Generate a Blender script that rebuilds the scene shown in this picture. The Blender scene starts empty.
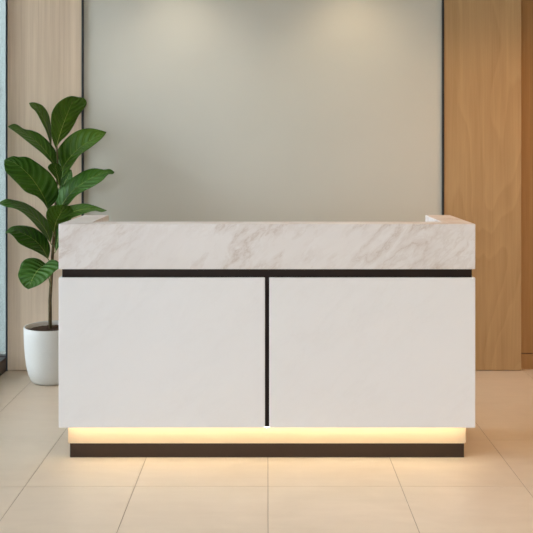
import bpy, bmesh, math, random
from mathutils import Vector
random.seed(4)
S = bpy.context.scene
COL = S.collection

# ------------------------------------------------------------------ camera
F, CX, HY, H = 840.0, 267.0, 150.0, 1.43          # focal length in px, vanishing point, eye height
cam = bpy.data.cameras.new('camera'); co = bpy.data.objects.new('camera', cam); COL.objects.link(co)
co.location = (0, 0, H); co.rotation_euler = (math.pi/2, 0, 0)
cam.sensor_width = 36; cam.lens = F/533*36
cam.shift_x = (266.5-CX)/533; cam.shift_y = -(266.5-HY)/533
S.camera = co
S.view_settings.view_transform = 'Standard'; S.view_settings.look = 'None'
S.view_settings.gamma = 1; S.view_settings.use_curve_mapping = False
S.view_settings.exposure = 0.0

def at(px, py, Y): return Vector(((px-CX)*Y/F, Y, H-(py-HY)*Y/F))

# ------------------------------------------------------------------ materials
def srgb(r, g, b):
    f = lambda c: (c/255/12.92) if c/255 <= .04045 else ((c/255+.055)/1.055)**2.4
    return (f(r), f(g), f(b), 1)

class N:
    def __init__(s, name):
        s.m = bpy.data.materials.new(name); s.m.use_nodes = True
        s.t = s.m.node_tree; s.b = s.t.nodes['Principled BSDF']; s.out = s.t.nodes['Material Output']
    def n(s, typ, **k):
        x = s.t.nodes.new(typ)
        for a, v in k.items():
            if a.startswith('i_'):
                key = a[2:].replace('_', ' ')
                x.inputs[int(key) if key.isdigit() else key].default_value = v
            else: setattr(x, a, v)
        return x
    def l(s, a, b): s.t.links.new(a, b)
    def math(s, op, a, b=None, c=None):
        x = s.n('ShaderNodeMath', operation=op)
        for i, v in enumerate((a, b, c)):
            if v is None: continue
            if isinstance(v, (int, float)): x.inputs[i].default_value = v
            else: s.l(v, x.inputs[i])
        return x.outputs[0]
    def coords(s, scale=(1, 1, 1), loc=(0, 0, 0), rot=(0, 0, 0)):
        tc = s.n('ShaderNodeTexCoord'); mp = s.n('ShaderNodeMapping')
        mp.inputs['Scale'].default_value = scale; mp.inputs['Location'].default_value = loc
        mp.inputs['Rotation'].default_value = rot
        s.l(tc.outputs['Object'], mp.inputs['Vector']); return mp.outputs[0]
    def noise(s, vec, scale=5, detail=4, rough=.5, dist=0):
        x = s.n('ShaderNodeTexNoise'); s.l(vec, x.inputs['Vector'])
        x.inputs['Scale'].default_value = scale; x.inputs['Detail'].default_value = detail
        x.inputs['Roughness'].default_value = rough; x.inputs['Distortion'].default_value = dist
        return x.outputs[0]
    def ramp(s, fac, stops):
        x = s.n('ShaderNodeValToRGB'); s.l(fac, x.inputs[0]); e = x.color_ramp.elements
        while len(e) < len(stops): e.new(.5)
        for el, (p, c) in zip(e, stops): el.position = p; el.color = c
        return x.outputs[0]
    def mix(s, fac, a, b, mode='MIX'):
        x = s.n('ShaderNodeMix', data_type='RGBA', blend_type=mode)
        if isinstance(fac, (int, float)): x.inputs[0].default_value = fac
        else: s.l(fac, x.inputs[0])
        for i, v in ((6, a), (7, b)):
            if isinstance(v, tuple): x.inputs[i].default_value = v
            else: s.l(v, x.inputs[i])
        return x.outputs[2]
    def bump(s, h, strength=.1, dist=.01):
        x = s.n('ShaderNodeBump'); x.inputs['Strength'].default_value = strength
        x.inputs['Distance'].default_value = dist; s.l(h, x.inputs['Height'])
        s.l(x.outputs[0], s.b.inputs['Normal'])
    def set(s, col=None, rough=None, **k):
        if col is not None:
            if isinstance(col, tuple): s.b.inputs['Base Color'].default_value = col
            else: s.l(col, s.b.inputs['Base Color'])
        if rough is not None:
            if isinstance(rough, (int, float)): s.b.inputs['Roughness'].default_value = rough
            else: s.l(rough, s.b.inputs['Roughness'])
        for a, v in k.items(): s.b.inputs[a.replace('_', ' ')].default_value = v
        return s.m

W = (1, 1, 1, 1); K = (0, 0, 0, 1)
def plain(name, col, rough=.5, speck=.04, **k):
    m = N(name); c = m.coords()
    f = m.noise(c, 60, 3)
    dark = tuple(x*(1-speck) for x in col[:3])+(1,)
    return m.set(m.mix(f, dark, col), rough, **k)

def marble(name, base, vein, strength, seed):
    m = N(name); c0 = m.coords(loc=(seed, seed*.7, 0), rot=(0, -.75, 0)); mp = m.n('ShaderNodeMapping'); mp.inputs['Scale'].default_value = (1.15, 1, .45); m.l(c0, mp.inputs['Vector']); c = mp.outputs[0]
    warp = m.noise(c, 3.0, 6, .62)
    w2 = m.n('ShaderNodeVectorMath', operation='MULTIPLY_ADD')
    m.l(warp, w2.inputs[0]); w2.inputs[1].default_value = (.30, .30, .30); m.l(c, w2.inputs[2])
    v = w2.outputs[0]
    a = m.noise(v, 4.6, 5, .6)
    ridge = m.math('ABSOLUTE', m.math('SUBTRACT', a, .5))
    line = m.ramp(ridge, [(0, W), (.012, (.5,)*3+(1,)), (.07, K)])
    a2 = m.noise(v, 10.0, 4, .6)
    ridge2 = m.math('ABSOLUTE', m.math('SUBTRACT', a2, .52))
    line2 = m.ramp(ridge2, [(0, (.7,)*3+(1,)), (.05, K)])
    patch = m.ramp(m.noise(c, 3.4, 3), [(.36, (.12,)*3+(1,)), (.62, W)])
    patch2 = m.ramp(m.noise(m.coords(loc=(seed*2, 0, 3)), 3.4, 2), [(.35, (.1,)*3+(1,)), (.62, W)])
    cloud = m.ramp(m.noise(v, 6, 5), [(.4, K), (.75, (.6,)*3+(1,))])
    tot = m.math('ADD', m.math('MULTIPLY', line, patch), m.math('MULTIPLY', line2, m.math('MULTIPLY', patch2, .6)))
    tot = m.math('ADD', tot, m.math('MULTIPLY', cloud, .4))
    tot = m.math('MINIMUM', m.math('MULTIPLY', tot, strength), 1)
    return m.set(m.mix(tot, base, vein), .38, Specular_IOR_Level=.4)

def wood(name, light, dark, streak, fine, seed, contrast=1.0, cathedral=.0, tint=None):
    m = N(name)
    c1 = m.coords(scale=(streak, streak, .55), loc=(seed, 0, seed))
    c2 = m.coords(scale=(fine, fine, 2.5), loc=(seed*2, 0, 0))
    a = m.noise(c1, 1.0, 5, .6, .35)
    b = m.noise(c2, 1.0, 3, .6)
    f = m.math('ADD', m.math('MULTIPLY', a, .65), m.math('MULTIPLY', b, .35))
    if cathedral:
        c3 = m.coords(scale=(1.7, 1.7, .42), loc=(seed*.3, 0, seed))
        n3 = m.noise(c3, 1.2, 3, .5, .2)
        rings = m.math('FRACT', m.math('MULTIPLY', n3, 13))
        r = m.ramp(rings, [(0, K), (.55, (.5,)*3+(1,)), (.88, W), (1, K)])
        f = m.math('ADD', m.math('MULTIPLY', f, 1-cathedral), m.math('MULTIPLY', r, cathedral))
    mid = .5
    col = m.ramp(f, [(mid-.22/contrast, dark), (mid+.22/contrast, light)])
    m.bump(f, .12, .002)
    return m.set(col, .5, Specular_IOR_Level=.3)

M = {}
M['marble'] = marble('veined_marble', srgb(229, 224, 221), srgb(178, 156, 138), .46, 3.1)
M['panel'] = marble('faint_marble', srgb(231, 229, 228), srgb(196, 188, 182), .07, 8.3)
M['side'] = plain('desk_side', srgb(226, 224, 221), .45)
M['black'] = plain('dark_bronze', srgb(36, 24, 18), .5, Specular_IOR_Level=.2)
M['plinth'] = plain('dark_plinth', srgb(56, 42, 32), .5, Specular_IOR_Level=.25)
M['cream'] = plain('cream_panel', srgb(212, 188, 156), .6)
M['ash'] = wood('pale_ash', srgb(230, 211, 186), srgb(200, 178, 152), 22, 130, 1.7, 1.0)
M['oak'] = wood('golden_oak', srgb(196, 164, 120), srgb(166, 134, 92), 14, 90, 5.2, .9, .12)
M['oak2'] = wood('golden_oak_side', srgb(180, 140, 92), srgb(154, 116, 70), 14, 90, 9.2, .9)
def wallmat():
    m = N('grey_green_plaster'); c = m.coords()
    f = m.ramp(m.noise(c, 1.1, 3, .5), [(.3, srgb(203, 203, 192)), (.7, srgb(208, 207, 196))])
    m.bump(m.noise(c, 90, 2), .03, .002)
    return m.set(f, .42, Specular_IOR_Level=.35)
M['wall'] = wallmat()
M['trim'] = plain('black_trim', srgb(34, 36, 38), .4)
M['bluetrim'] = plain('slate_trim', srgb(48, 58, 68), .4)
M['white'] = plain('white_paint', srgb(222, 219, 212), .8)
M['warmwhite'] = plain('warm_wall', srgb(205, 190, 168), .8)
M['rail'] = plain('rail_dark', srgb(58, 44, 38), .4)

def tilemat():
    m = N('beige_tile'); c = m.coords(scale=(1, 1.6, 1))
    g = m.n('ShaderNodeNewGeometry').outputs['Random Per Island']
    a = m.noise(c, 2.2, 6, .62, .8); b = m.noise(m.coords(scale=(4, 22, 1)), 1, 4, .6)
    f = m.math('ADD', m.math('MULTIPLY', a, .7), m.math('MULTIPLY', b, .3))
    col = m.ramp(f, [(.32, srgb(212, 196, 174)), (.68, srgb(224, 209, 188))])
    col = m.mix(m.math('MULTIPLY', g, .12), col, srgb(198, 182, 162))
    m.bump(m.noise(c, 50, 3), .04, .002)
    return m.set(col, m.ramp(a, [(.3, (.34,)*3+(1,)), (.7, (.46,)*3+(1,))]), Specular_IOR_Level=.4)
M['tile'] = tilemat()
M['grout'] = plain('grout', srgb(158, 140, 120), .9)
M['pot'] = plain('pot_ceramic', srgb(216, 216, 210), .55, .06)
def soilmat():
    m = N('soil'); c = m.coords(); f = m.noise(c, 70, 5, .7)
    m.bump(f, .9, .01); return m.set(m.ramp(f, [(.3, srgb(38, 27, 20)), (.7, srgb(98, 74, 55))]), .95)
M['soil'] = soilmat()
def barkmat():
    m = N('bark'); c = m.coords(scale=(60, 60, 25)); f = m.noise(c, 1, 4, .6)
    m.bump(f, .6, .004); return m.set(m.ramp(f, [(.3, srgb(66, 54, 34)), (.7, srgb(112, 98, 62))]), .8)
M['bark'] = barkmat()
M['petiole'] = plain('green_stalk', srgb(92, 112, 48), .5)
M['midrib'] = plain('pale_rib', srgb(150, 168, 78), .45)
def leafmat(name, ca, cb, vein):
    m = N(name)
    uv = m.n('ShaderNodeUVMap', uv_map='leaf').outputs[0]
    sp = m.n('ShaderNodeSeparateXYZ'); m.l(uv, sp.inputs[0]); u, v = sp.outputs[0], sp.outputs[1]
    av = m.math('ABSOLUTE', v)
    ph = m.math('SUBTRACT', m.math('MULTIPLY', u, 9.0), m.math('MULTIPLY', m.math('POWER', av, 1.2), 2.0))
    fr = m.math('ABSOLUTE', m.math('SUBTRACT', m.math('FRACT', ph), .5))
    ln = m.ramp(fr, [(0, W), (.045, (.25,)*3+(1,)), (.12, K)])
    ln = m.math('MULTIPLY', ln, m.math('SUBTRACT', 1, m.math('MULTIPLY', av, .6)))
    n = m.noise(m.coords(), 14, 3)
    base = m.mix(n, ca, cb)
    col = m.mix(m.math('MULTIPLY', ln, .5), base, vein)
    ph2 = m.math('MULTIPLY', m.math('SINE', m.math('MULTIPLY', ph, 2*math.pi)), .5)
    m.bump(m.math('ADD', ph2, m.math('MULTIPLY', ln, -.4)), .9, .008)
    return m.set(col, .5, Specular_IOR_Level=.25)
M['leaf'] = leafmat('deep_green_leaf', srgb(48, 88, 18), srgb(66, 110, 30), srgb(112, 140, 62))
M['leaf2'] = leafmat('bright_green_leaf', srgb(56, 90, 12), srgb(74, 112, 22), srgb(126, 150, 62))
def emat(name, col, s):
    m = N(name); m.b.inputs['Emission Color'].default_value = col; m.b.inputs['Emission Strength'].default_value = s
    m.b.inputs['Base Color'].default_value = (.8, .8, .8, 1); return m.m
def glassmat(name, col, frost):
    m = N(name)
    t = m.n('ShaderNodeBsdfTransparent'); t.inputs[0].default_value = col
    g = m.n('ShaderNodeBsdfGlossy'); g.inputs['Roughness'].default_value = .05
    fr = m.n('ShaderNodeFresnel'); fr.inputs[0].default_value = 1.45
    mx = m.n('ShaderNodeMixShader'); m.l(fr.outputs[0], mx.inputs[0]); m.l(t.outputs[0], mx.inputs[1]); m.l(g.outputs[0], mx.inputs[2])
    last = mx
    if frost:
        tr = m.n('ShaderNodeBsdfTranslucent'); tr.inputs[0].default_value = col
        mz = m.n('ShaderNodeMixShader'); mz.inputs[0].default_value = frost
        m.l(mx.outputs[0], mz.inputs[1]); m.l(tr.outputs[0], mz.inputs[2]); last = mz
    m.l(last.outputs[0], m.out.inputs[0]); return m.m
M['glass'] = glassmat('clear_glass', (.95, .98, .98, 1), 0)
M['frost'] = glassmat('frosted_glass', (.82, .88, .87, 1), .12)
M['bulb'] = emat('warm_bulb', (1, .72, .42, 1), 6)
M['led'] = emat('led', (1, .82, .56, 1), 21.0)

# ------------------------------------------------------------------ mesh helpers
def link(name, bm, mats, parent=None, smooth=False, loc=(0, 0, 0)):
    me = bpy.data.meshes.new(name); bm.to_mesh(me); bm.free()
    for m in (mats if isinstance(mats, list) else [mats]): me.materials.append(m)
    if smooth:
        for p in me.polygons: p.use_smooth = True
    o = bpy.data.objects.new(name, me); COL.objects.link(o)
    if parent is not None: o.parent = parent
    else: o.location = loc
    return o
def add_box(bm, x0, x1, y0, y1, z0, z1, bev=0.0, seg=2, mat=0):
    b = bmesh.new()
    bmesh.ops.create_cube(b, size=1)
    for v in b.verts:
        v.co = Vector((x0+(v.co.x+.5)*(x1-x0), y0+(v.co.y+.5)*(y1-y0), z0+(v.co.z+.5)*(z1-z0)))
    if bev: bmesh.ops.bevel(b, geom=b.edges[:], offset=bev, segments=seg, affect='EDGES', profile=.5)
    merge(bm, b, mat)
def merge(bm, b, mat=0):
    me = bpy.data.meshes.new('tmp'); b.to_mesh(me); b.free()
    n = len(bm.faces); bm.from_mesh(me); bpy.data.meshes.remove(me)
    bm.faces.ensure_lookup_table()
    for f in bm.faces[n:]: f.material_index = mat
def box(name, x0, x1, y0, y1, z0, z1, mat, parent=None, bev=0.0, off=(0, 0, 0)):
    bm = bmesh.new(); ox, oy, oz = off
    add_box(bm, x0-ox, x1-ox, y0-oy, y1-oy, z0-oz, z1-oz, bev)
    return link(name, bm, mat, parent)
def prism(bm, pts, z0, z1, bev=0):
    b = bmesh.new()
    lo = [b.verts.new((x, y, z0)) for x, y in pts]; hi = [b.verts.new((x, y, z1)) for x, y in pts]
    b.faces.new(lo[::-1]); b.faces.new(hi); n = len(pts)
    for i in range(n): b.faces.new((lo[i], lo[(i+1) % n], hi[(i+1) % n], hi[i]))
    bmesh.ops.recalc_face_normals(b, faces=b.faces[:])
    if bev: bmesh.ops.bevel(b, geom=b.edges[:], offset=bev, segments=2, affect='EDGES', profile=.5)
    merge(bm, b)
def lathe(bm, prof, seg=64):
    rings = []
    for r, z in prof:
        if r < 1e-6: rings.append([bm.verts.new((0, 0, z))])
        else: rings.append([bm.verts.new((r*math.cos(2*math.pi*i/seg), r*math.sin(2*math.pi*i/seg), z)) for i in range(seg)])
    for a, b in zip(rings, rings[1:]):
        for i in range(seg):
            j = (i+1) % seg
            if len(a) == 1 and len(b) == 1: continue
            if len(a) == 1: bm.faces.new((a[0], b[j], b[i]))
            elif len(b) == 1: bm.faces.new((a[i], a[j], b[0]))
            else: bm.faces.new((a[i], a[j], b[j], b[i]))
    bmesh.ops.recalc_face_normals(bm, faces=bm.faces[:])
def tube(bm, pts, rads, seg=10):
    rings = []
    for k, p in enumerate(pts):
        t = (pts[min(k+1, len(pts)-1)]-pts[max(k-1, 0)]).normalized()
        a = t.orthogonal().normalized() if abs(t.y) > .95 else t.cross(Vector((0, 1, 0))).normalized()
        b = t.cross(a)
        rings.append([bm.verts.new(p+(a*math.cos(2*math.pi*i/seg)+b*math.sin(2*math.pi*i/seg))*rads[k]) for i in range(seg)])
    for r0, r1 in zip(rings, rings[1:]):
        for i in range(seg): bm.faces.new((r0[i], r0[(i+1) % seg], r1[(i+1) % seg], r1[i]))
    bm.faces.new(rings[0][::-1]); bm.faces.new(rings[-1])
    bmesh.ops.recalc_face_normals(bm, faces=bm.faces[:])
def empty(name, loc, label, cat, group=None):
    o = bpy.data.objects.new(name, None); COL.objects.link(o); o.location = loc
    o['label'] = label; o['category'] = cat
    if group: o['group'] = group
    return o
def structure(o): o['kind'] = 'structure'; return o

# ------------------------------------------------------------------ setting
YB = 5.435                    # face of the timber panels
XL, XR, YF, ZC = -1.76, 3.1, -2.2, 2.85
# floor: rows and columns of tiles over a grout bed
xs = [-2.02, -1.458, -1.03, -.5617, .004, .570, 1.096, 1.665, 2.24, 2.80, 3.3]
ys = [3.572-.571*k for k in range(10, 0, -1)]+[3.572, 4.142, 4.729, 5.268, 5.84]
bm = bmesh.new()
add_box(bm, XL-.05, XR+.05, YF-.05, 5.7, -.06, -.0022, mat=1)
g = .0012
def clampv(a, lo, hi): return max(lo, min(hi, a))
for x0, x1 in zip(xs, xs[1:]):
    for y0, y1 in zip(ys, ys[1:]):
        a, b = clampv(x0+g, XL-.05, XR+.05), clampv(x1-g, XL-.05, XR+.05)
        c, d = clampv(y0+g, YF-.05, 5.7), clampv(y1-g, YF-.05, 5.7)
        if b-a < .02 or d-c < .02: continue
        add_box(bm, a, b, c, d, -.0021, 0, .0006, 1)
structure(link('floor', bm, [M['tile'], M['grout']]))
structure(box('ceiling', XL-.1, XR+.1, YF-.1, 5.75, ZC, ZC+.1, M['white']))

x_of = lambda px, Y=YB: (px-CX)*Y/F
xa, xb, xc, xd = x_of(7.5), x_of(82.3), x_of(443.2), x_of(521.3)
structure(box('wall_back', xb-.01, xc+.01, YB+.015, YB+.12, 0, ZC, M['wall']))
structure(box('wall_back_left', xa, xb-.004, YB, YB+.12, .004, ZC, M['ash'], bev=.0015))
structure(box('wall_back_right', xc+.005, xd, YB, YB+.12, .004, ZC, M['oak'], bev=.0015))
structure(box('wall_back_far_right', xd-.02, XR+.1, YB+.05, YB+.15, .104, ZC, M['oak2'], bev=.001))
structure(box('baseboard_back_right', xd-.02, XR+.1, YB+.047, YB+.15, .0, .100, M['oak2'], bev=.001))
structure(box('trim_1', xb-.004, xb+.008, YB-.006, YB+.03, 0, ZC, M['trim']))
structure(box('trim_2', xc-.007, xc+.005, YB-.006, YB+.03, 0, ZC, M['trim']))
structure(box('trim_3', xa-.011, xa, YB-.004, YB+.12, .0, ZC, M['bluetrim']))
structure(box('wall_right', XR, XR+.1, YF-.1, 5.75, 0, ZC, M['warmwhite']))
structure(box('trim_4', xd-.02, XR+.1, YB+.055, YB+.15, .099, .105, M['trim']))
# frosted corner pane beside the timber panel
w = structure(link('window_1', bmesh.new(), M['rail']))
bm = bmesh.new()
add_box(bm, -2.5, xa-.011, YB+.02, YB+.08, 0, .09); add_box(bm, -2.5, xa-.011, YB+.02, YB+.08, ZC-.06, ZC)
add_box(bm, -2.5, -2.44, YB+.02, YB+.08, .09, ZC-.06)
bm.to_mesh(w.data); bm.free()
box('pane', -2.44, xa-.011, YB+.045, YB+.053, .09, ZC-.06, M['frost'], w)
# window wall on the left: dark low rail, head, mullions, panes
bm = bmesh.new()
XS = -1.685
add_box(bm, XL-.12, XS, YF, YB-.001, 0.001, .091, .003)
add_box(bm, XL-.05, XL+.03, YF, YB-.02, ZC-.1, ZC)
mull = [YF+.03, -.6, .9, 2.4, 3.9, 5.39]
for y in mull: add_box(bm, XL-.05, XL+.02, y-.025, y+.025, .09, ZC-.1)
w = structure(link('window_2', bm, M['rail']))
for a, b in zip(mull, mull[1:]): box('pane', XL-.02, XL-.012, a+.025, b-.025, .09, ZC-.1, M['glass'], w)
# unseen glazed opening behind the camera, added to light the desk front
XF = .05  # glazing width set by the light wanted on the desk front
structure(box('wall_front', XF, XR+.1, YF-.1, YF, 0, ZC, M['warmwhite']))
bm = bmesh.new()
add_box(bm, XL-.1, XF, YF-.1, YF, 0, .12); add_box(bm, XL-.1, XF, YF-.1, YF, ZC-.15, ZC)
mx = [XL-.07, -.85, XF-.03]
for x in mx: add_box(bm, x-.03, x+.03, YF-.09, YF-.01, .12, ZC-.15)
w = structure(link('fill_window', bm, M['rail']))
for a, b in zip(mx, mx[1:]): box('pane', a+.03, b-.03, YF-.055, YF-.045, .12, ZC-.15, M['glass'], w)
structure(box('pane_dimming_wall', -7, 1.0, 6.3, 6.5, -.08, 3.6, plain('render_grey', srgb(176, 178, 176), .9)))  # wall added behind the corner pane to cut its brightness
structure(box('pane_shade_slab', -3.0, XR+.3, YB+.2, 5.9, 3.0, 3.1, M['white']))  # unseen slab added to keep sky light off the pane's top
structure(box('ground_exterior', -30, 30, -30, 30, -.3, -.08, plain('paving', srgb(150, 146, 138), .9)))

# ------------------------------------------------------------------ reception desk
YD = 3.845; PX = F/YD; HW = 208.5/PX
root = empty('reception_desk', (0, YD+.27, 0), 'white marble reception desk with black reveal lines and a lit recessed base', 'reception desk')
OFF = (0, YD+.27, 0)
def dbox(name, x0, x1, y0, y1, z0, z1, mat, bev=.0, parent=root):
    return box(name, x0, x1, YD+y0, YD+y1, z0, z1, mat, parent, bev, OFF)
ZT, ZM, ZP, ZS = H-74/PX, H-119.3/PX, H-127.3/PX-.0015, H-277.9/PX
DD, TH = .532, .13
bm = bmesh.new()
pts = [(-HW, 0), (HW, 0), (HW, DD), (HW-TH, DD), (HW-TH, TH), (-HW+TH, TH), (-HW+TH, DD), (-HW, DD)]
prism(bm, [(x, y-.27) for x, y in pts], ZM, ZT, .003)
o = link('marble_top', bm, M['marble'], root); o['label'] = 'beige veined white marble band'
bm = bmesh.new()
e = .0135
pts = [(-HW+e, e), (HW-e, e), (HW-e, DD-e), (HW-TH+e, DD-e), (HW-TH+e, TH-e), (-HW+TH-e, TH-e), (-HW+TH-e, DD-e), (-HW+e, DD-e)]
prism(bm, [(x, y-.27) for x, y in pts], ZS+.0006, ZM+.001)
o = link('reveal_frame', bm, M['black'], root); o['label'] = 'dark bronze shadow gap'
xg0, xg1 = (265-CX)/PX, (269.2-CX)/PX
dbox('front_panel', -HW, xg0, 0, e-.001, ZS, ZP, M['panel'], .003)
dbox('front_panel', xg1, HW, 0, e-.001, ZS, ZP, M['panel'], .003)
dbox('side_panel', -HW, -HW+e-.001, e, DD, ZS, ZP, M['side'], .0018)
dbox('side_panel', HW-e+.001, HW, e, DD, ZS, ZP, M['side'], .0018)
dbox('light_panel', -.924, .924, .058, DD-.04, .0670, ZS+.004, M['cream'])
dbox('plinth', -.9165, .9165, .0605, DD-.05, 0.0005, .0675, M['plinth'], .002)
o = dbox('led_strip', -.92, .92, .017, .029, ZS-.0035, ZS+.0003, M['led']); o['label'] = 'warm glowing light strip'
dbox('worktop', -HW+TH, HW-TH, TH, DD+.1, .735, .76, M['side'], .002)

# ------------------------------------------------------------------ potted plant
YPT = 5.2; PC = at(51.5, 385, YPT); XP = PC.x
plant = empty('potted_plant', (XP, YPT, 0), 'tall broad-leaved green plant in a round off-white pot beside the desk', 'plant')
prof = [(0, .0), (.099, 0), (.113, .004), (.125, .018), (.140, .055), (.151, .105), (.158, .165), (.164, .235), (.1665, .30), (.1665, .338), (.164, .3425), (.158, .3425), (.1555, .338), (.1535, .31), (.150, .28), (0, .28)]
bm = bmesh.new(); lathe(bm, prof, 96)
pot = link('pot', bm, M['pot'], plant, True); pot['label'] = 'off-white ceramic pot'
bm = bmesh.new()
sp = [(0, .327)]+[(r, .327-.012*(r/.15)**2) for r in (.02, .05, .08, .11, .135, .1535)]
lathe(bm, sp, 96)
for v in bm.verts: v.co.z += random.uniform(-.003, .003)
link('soil', bm, M['soil'], pot, True)
def L(v): return v-Vector((XP, YPT, 0))
stem_px = [(50.3, 326), (50, 300), (51.5, 275), (52.5, 255), (54, 235), (55, 215), (56, 195), (57.5, 175), (57.5, 155), (57, 146)]
sp = [L(at(x, y, YPT)) for x, y in stem_px]
sp[0].z -= .03
bm = bmesh.new(); tube(bm, sp, [.0115, .0105, .0098, .0092, .0088, .008, .0072, .006, .0045, .003], 12)
link('stem', bm, M['bark'], plant, True)

def resample(pts, n, px=True):
    P = [Vector((a, b, 0)) for a, b in pts]
    dense = []
    for i in range(len(P)-1):
        p0 = P[max(i-1, 0)]; p1 = P[i]; p2 = P[i+1]; p3 = P[min(i+2, len(P)-1)]
        for k in range(12):
            t = k/12
            dense.append(.5*((2*p1)+(p2-p0)*t+(2*p0-5*p1+4*p2-p3)*t*t+(3*p1-p0-3*p2+p3)*t**3))
    dense.append(P[-1])
    cum = [0]
    for a, b in zip(dense, dense[1:]): cum.append(cum[-1]+(b-a).length)
    out = []; j = 0
    for k in range(n+1):
        s = cum[-1]*k/n
        while j < len(cum)-2 and cum[j+1] < s: j += 1
        f = (s-cum[j])/max(cum[j+1]-cum[j], 1e-9)
        out.append(dense[j].lerp(dense[j+1], min(f, 1)))
    return out

def leaf(A, Mi, B, db, dt, arch=.0, tilt=.04, fold=.015, mat='leaf', stem=None, ripple=.007):
    """A, B: the two margins and Mi the midrib, each from leaf base to tip; depths in metres from the stem."""
    n, mseg = 36, 7
    base, tip = Mi[0], Mi[-1]
    a, m_, b = resample([base]+A+[tip], n), resample(Mi, n), resample([base]+B+[tip], n)
    def depth(u, v):
        d = db+(dt-db)*u-arch*math.sin(math.pi*u)
        w = math.sin(math.pi*min(1, u*1.02))**.6 if 0 < u < 1 else 0
        d += tilt*v*w - fold*abs(v)**1.4*w
        d += ripple*w*abs(v)*math.sin(2*math.pi*(u*9-2*abs(v)**1.2))
        return YPT+d
    bm = bmesh.new(); uvl = bm.loops.layers.uv.new('leaf'); grid = []; uvs = {}
    for i in range(n+1):
        u = i/n; row = []
        for j in range(-mseg, mseg+1):
            v = j/mseg
            e = a[i] if v > 0 else b[i]
            p = m_[i].lerp(e, abs(v))
            d = depth(u, v)
            vert = bm.verts.new(L(at(p.x, p.y, d))); row.append(vert); uvs[vert] = (u, v)
        grid.append(row)
    for i in range(n):
        for j in range(2*mseg):
            f = bm.faces.new((grid[i][j], grid[i][j+1], grid[i+1][j+1], grid[i+1][j]))
            for lp in f.loops: lp[uvl].uv = uvs[lp.vert]
    bmesh.ops.remove_doubles(bm, verts=bm.verts, dist=1e-6)
    bmesh.ops.recalc_face_normals(bm, faces=bm.faces[:])
    lo = link('leaf', bm, M[mat], plant, True)
    md = lo.modifiers.new('thickness', 'SOLIDIFY'); md.thickness = .0012; md.offset = 0
    # midrib and stalk
    pts = [L(at(m_[i].x, m_[i].y, depth(i/n, 0)-.0008)) for i in range(0, n-1, 2)]
    bm = bmesh.new(); tube(bm, pts, [max(.0006, 0.0026*(1-k/len(pts))) for k in range(len(pts))], 6)
    link('midrib', bm, M['midrib'], lo, True)
    if stem is not None:
        s = L(at(stem[0], stem[1], YPT)); e = pts[0]; mid = (s+e)/2+Vector((0, 0, -.006))
        bm = bmesh.new(); tube(bm, [s, mid, e, pts[1]], [.0034, .0028, .0026, .0015], 8)
        link('leaf_stalk', bm, M['petiole'], lo, True)
    return lo

# margins: first list = upper/left edge (v>0), second = lower/right edge
leaf([(52, 138), (51, 127), (51.5, 114), (56, 105), (63, 99), (71, 96)], [(56, 149), (60, 134), (66, 117), (72, 103), (78, 97)],
     [(60, 142), (68, 134), (74, 125), (79, 115), (86.5, 104.5), (84.5, 98.5)], 0.0, .10, -.02, -.05, .02, 'leaf2', (57, 160))
leaf([(51.5, 134), (50.3, 122), (48, 113), (43, 106), (37, 103), (32, 102.3)], [(51.3, 147), (49.5, 135), (45, 122), (38, 110), (29, 103)],
     [(50, 143), (46, 131), (41, 121), (36, 112), (31, 107)], .02, .05, .02, .08, -.03, 'leaf2', (57, 158))
leaf([(56.5, 158), (55, 150), (48, 141), (40, 134), (32, 130.5), (24, 129), (18, 125), (13.5, 123.8)], [(55.5, 167), (49, 156), (38, 143), (25, 134), (14, 128), (7.8, 126.5)],
     [(50, 161), (43, 154), (37, 149), (28, 142), (18, 134), (11, 129)], -.02, -.16, .04, .12, .01, 'leaf', (57.5, 172))
leaf([(56, 163), (57, 151), (66, 139), (76, 131.5), (86, 128.5), (95, 128.8)], [(59, 180), (64, 166), (76, 151), (88, 142), (99, 135), (106.5, 132)],
     [(66, 174), (74, 163), (80, 155), (90, 148), (99, 141), (104, 136)], .02, .02, .05, .07, .02, 'leaf2', (57, 186))
leaf([(56, 201), (58.5, 193), (56.5, 183), (51, 174), (43, 167), (33, 160), (26, 156.8), (18, 157), (13, 156)], [(47.5, 209), (45, 200), (38, 187), (29, 175), (18, 165), (9, 160.5), (4, 160)],
     [(43, 202), (36, 196), (26, 192), (18, 184), (10, 176), (5, 170)], -.06, -.20, .05, .09, .02, 'leaf', (55.5, 213))
leaf([(55.5, 200), (58, 191), (65, 183), (75, 176), (85, 170.5), (94, 168.3), (104, 169.5), (110, 169)], [(59, 210), (66, 199), (76, 188), (90, 179), (103, 173), (114.5, 172)],
     [(68, 205), (76, 196), (84, 191), (94, 186), (103, 180), (108, 174.5), (113, 174)], -.02, -.10, .05, .09, .02, 'leaf', (56, 216))
leaf([(56, 179), (49, 170), (48, 166.5), (51, 163.5)], [(59.5, 187), (58, 178), (56, 170), (55.5, 163)], [(61, 180), (61.8, 172), (60, 165)], -.03, -.05, 0, -.02, .012, 'leaf2', (57.5, 190))
leaf([(61, 180), (65, 173), (69, 169.5)], [(59.5, 193), (64, 184), (71.5, 170)], [(66, 188), (71, 181), (72.5, 176)], .08, .14, 0, .03, .01, 'leaf', (57, 196))
leaf([(52.5, 233), (50, 224), (42, 214.5), (34, 208), (24, 202.5), (14, 200), (6, 199)], [(50.5, 243), (46, 231), (35, 217), (22, 207), (9, 202.5), (-1.5, 203)],
     [(45, 236), (38, 228), (30, 219), (21, 211.5), (13, 208), (5, 206.7)], -.04, -.20, .04, .13, .005, 'leaf', (54.3, 246))
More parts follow.
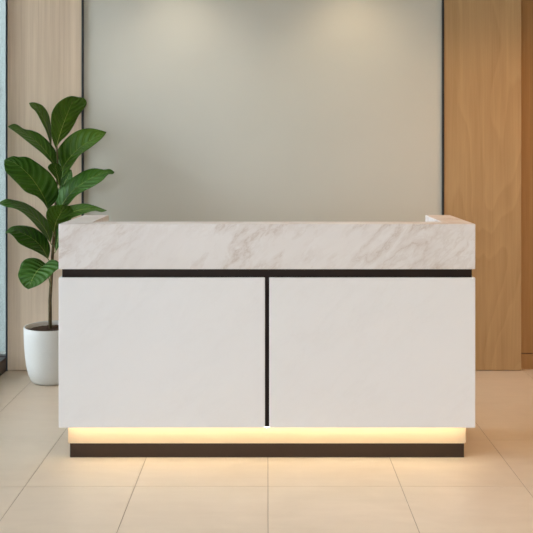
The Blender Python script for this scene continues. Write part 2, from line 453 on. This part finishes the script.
leaf([(59, 214), (66, 207), (75, 204.5), (85, 203.5), (94, 205.5), (101, 208)], [(56, 223), (66, 215), (80, 210), (94, 208.8), (107, 210.5)],
     [(63, 221), (73, 217.5), (84, 213.5), (94, 211), (102, 212)], -.05, -.28, .03, .05, .01, 'leaf2', (55, 226))
leaf([(49, 224), (46, 216), (48, 209), (53, 205.5)], [(53.5, 233), (56, 222), (61, 212), (64.5, 205)], [(60, 226), (68, 222), (73.5, 215), (71, 207)], -.10, -.22, 0, -.04, .02, 'leaf2', (54.5, 236))
leaf([(50, 251), (49, 243), (45, 236), (38, 230), (30, 226.5), (20, 225.5), (11, 227)], [(48, 259), (42, 248), (33, 239), (22, 233), (12, 230.5), (4.8, 233.5)],
     [(43, 255.5), (35, 251), (26, 247), (19, 243), (14, 237), (9, 233)], -.02, -.18, .03, .11, .005, 'leaf', (52.8, 264))
leaf([(54, 240), (54, 230), (56, 222)], [(55.5, 252), (57.5, 240), (60, 228), (62, 218)], [(59, 246), (63, 236), (65, 226)], .05, .10, 0, .02, .01, 'leaf', (53.3, 252))
leaf([(40, 259.5), (33, 257.8), (26, 259), (21.5, 263), (19.5, 269), (18, 275), (20, 281), (23.5, 286)], [(46, 264), (40, 268), (34.5, 275), (31, 282), (28.3, 289.3)],
     [(50, 260), (56.5, 260.5), (60.5, 266), (54, 272), (47, 279), (39, 285)], -.10, -.16, .05, .03, .015, 'leaf', (51, 288), .007)

# ------------------------------------------------------------------ ceiling downlights
def downlight(x, y, label, power, cone=1.2, blend=.8, col=(1, .74, .46), rad=.04, lab2=None):
    r = empty('downlight', (x, y, ZC), label, 'ceiling light', 'recessed ceiling downlights')
    bm = bmesh.new(); lathe(bm, [(.040, -.001), (.040, -.004), (.050, -.006), (.056, -.004), (.057, 0.0), (.040, -.001)], 32)
    link('trim_ring', bm, M['white'], r, True)
    bm = bmesh.new(); lathe(bm, [(0, -.002), (.0395, -.002)], 32)
    link('lens', bm, M['bulb'], r)
    ld = bpy.data.lights.new('downlight_lamp', 'SPOT'); ld.energy = power; ld.color = col
    ld.spot_size = cone; ld.spot_blend = blend; ld.shadow_soft_size = rad
    lo = bpy.data.objects.new('lamp', ld); COL.objects.link(lo); lo.parent = r; lo.location = (0, 0, -.06)
    return r, lo
WARM = (1, .46, .13)
downlight(-.56, 5.06, 'ceiling downlight in front of the back wall, over its left half', 19, 1.9, 1.0, (1, .86, .70))
downlight(.56, 5.06, 'ceiling downlight in front of the back wall, over its right half', 22, 1.9, 1.0, (1, .76, .50))
downlight(1.55, 4.55, 'ceiling downlight over the floor right of the desk', 26, 2.2, .9, WARM)
downlight(2.4, 4.0, 'ceiling downlight nearest the right wall', 44, 2.6, .9, WARM)
downlight(1.7, 1.9, 'unseen fill lamp added in front of the desk, to its right', 36, 2.6, .9, (1, .72, .45))  # added warm fill for the right part of the desk front

# ------------------------------------------------------------------ daylight
wd = bpy.data.worlds.new('world'); S.world = wd; wd.use_nodes = True
bg = wd.node_tree.nodes['Background']; bg.inputs[0].default_value = (.845, .895, 1, 1); bg.inputs[1].default_value = 7.1
def portal(name, loc, rot, sx, sy):
    ld = bpy.data.lights.new(name, 'AREA'); ld.shape = 'RECTANGLE'; ld.size = sx; ld.size_y = sy
    ld.cycles.is_portal = True
    o = bpy.data.objects.new(name, ld); COL.objects.link(o); o.location = loc; o.rotation_euler = rot
portal('window_daylight', (XL-.13, (YF+YB)/2, 1.42), (0, -math.pi/2, 0), 2.7, YB-YF)
portal('fill_window_daylight', ((XL+XF)/2, YF-.13, 1.42), (math.pi/2, 0, 0), XF-XL, 2.6)
portal('corner_daylight', (-2.1, YB+.2, 1.42), (-math.pi/2, 0, 0), .8, 2.7)
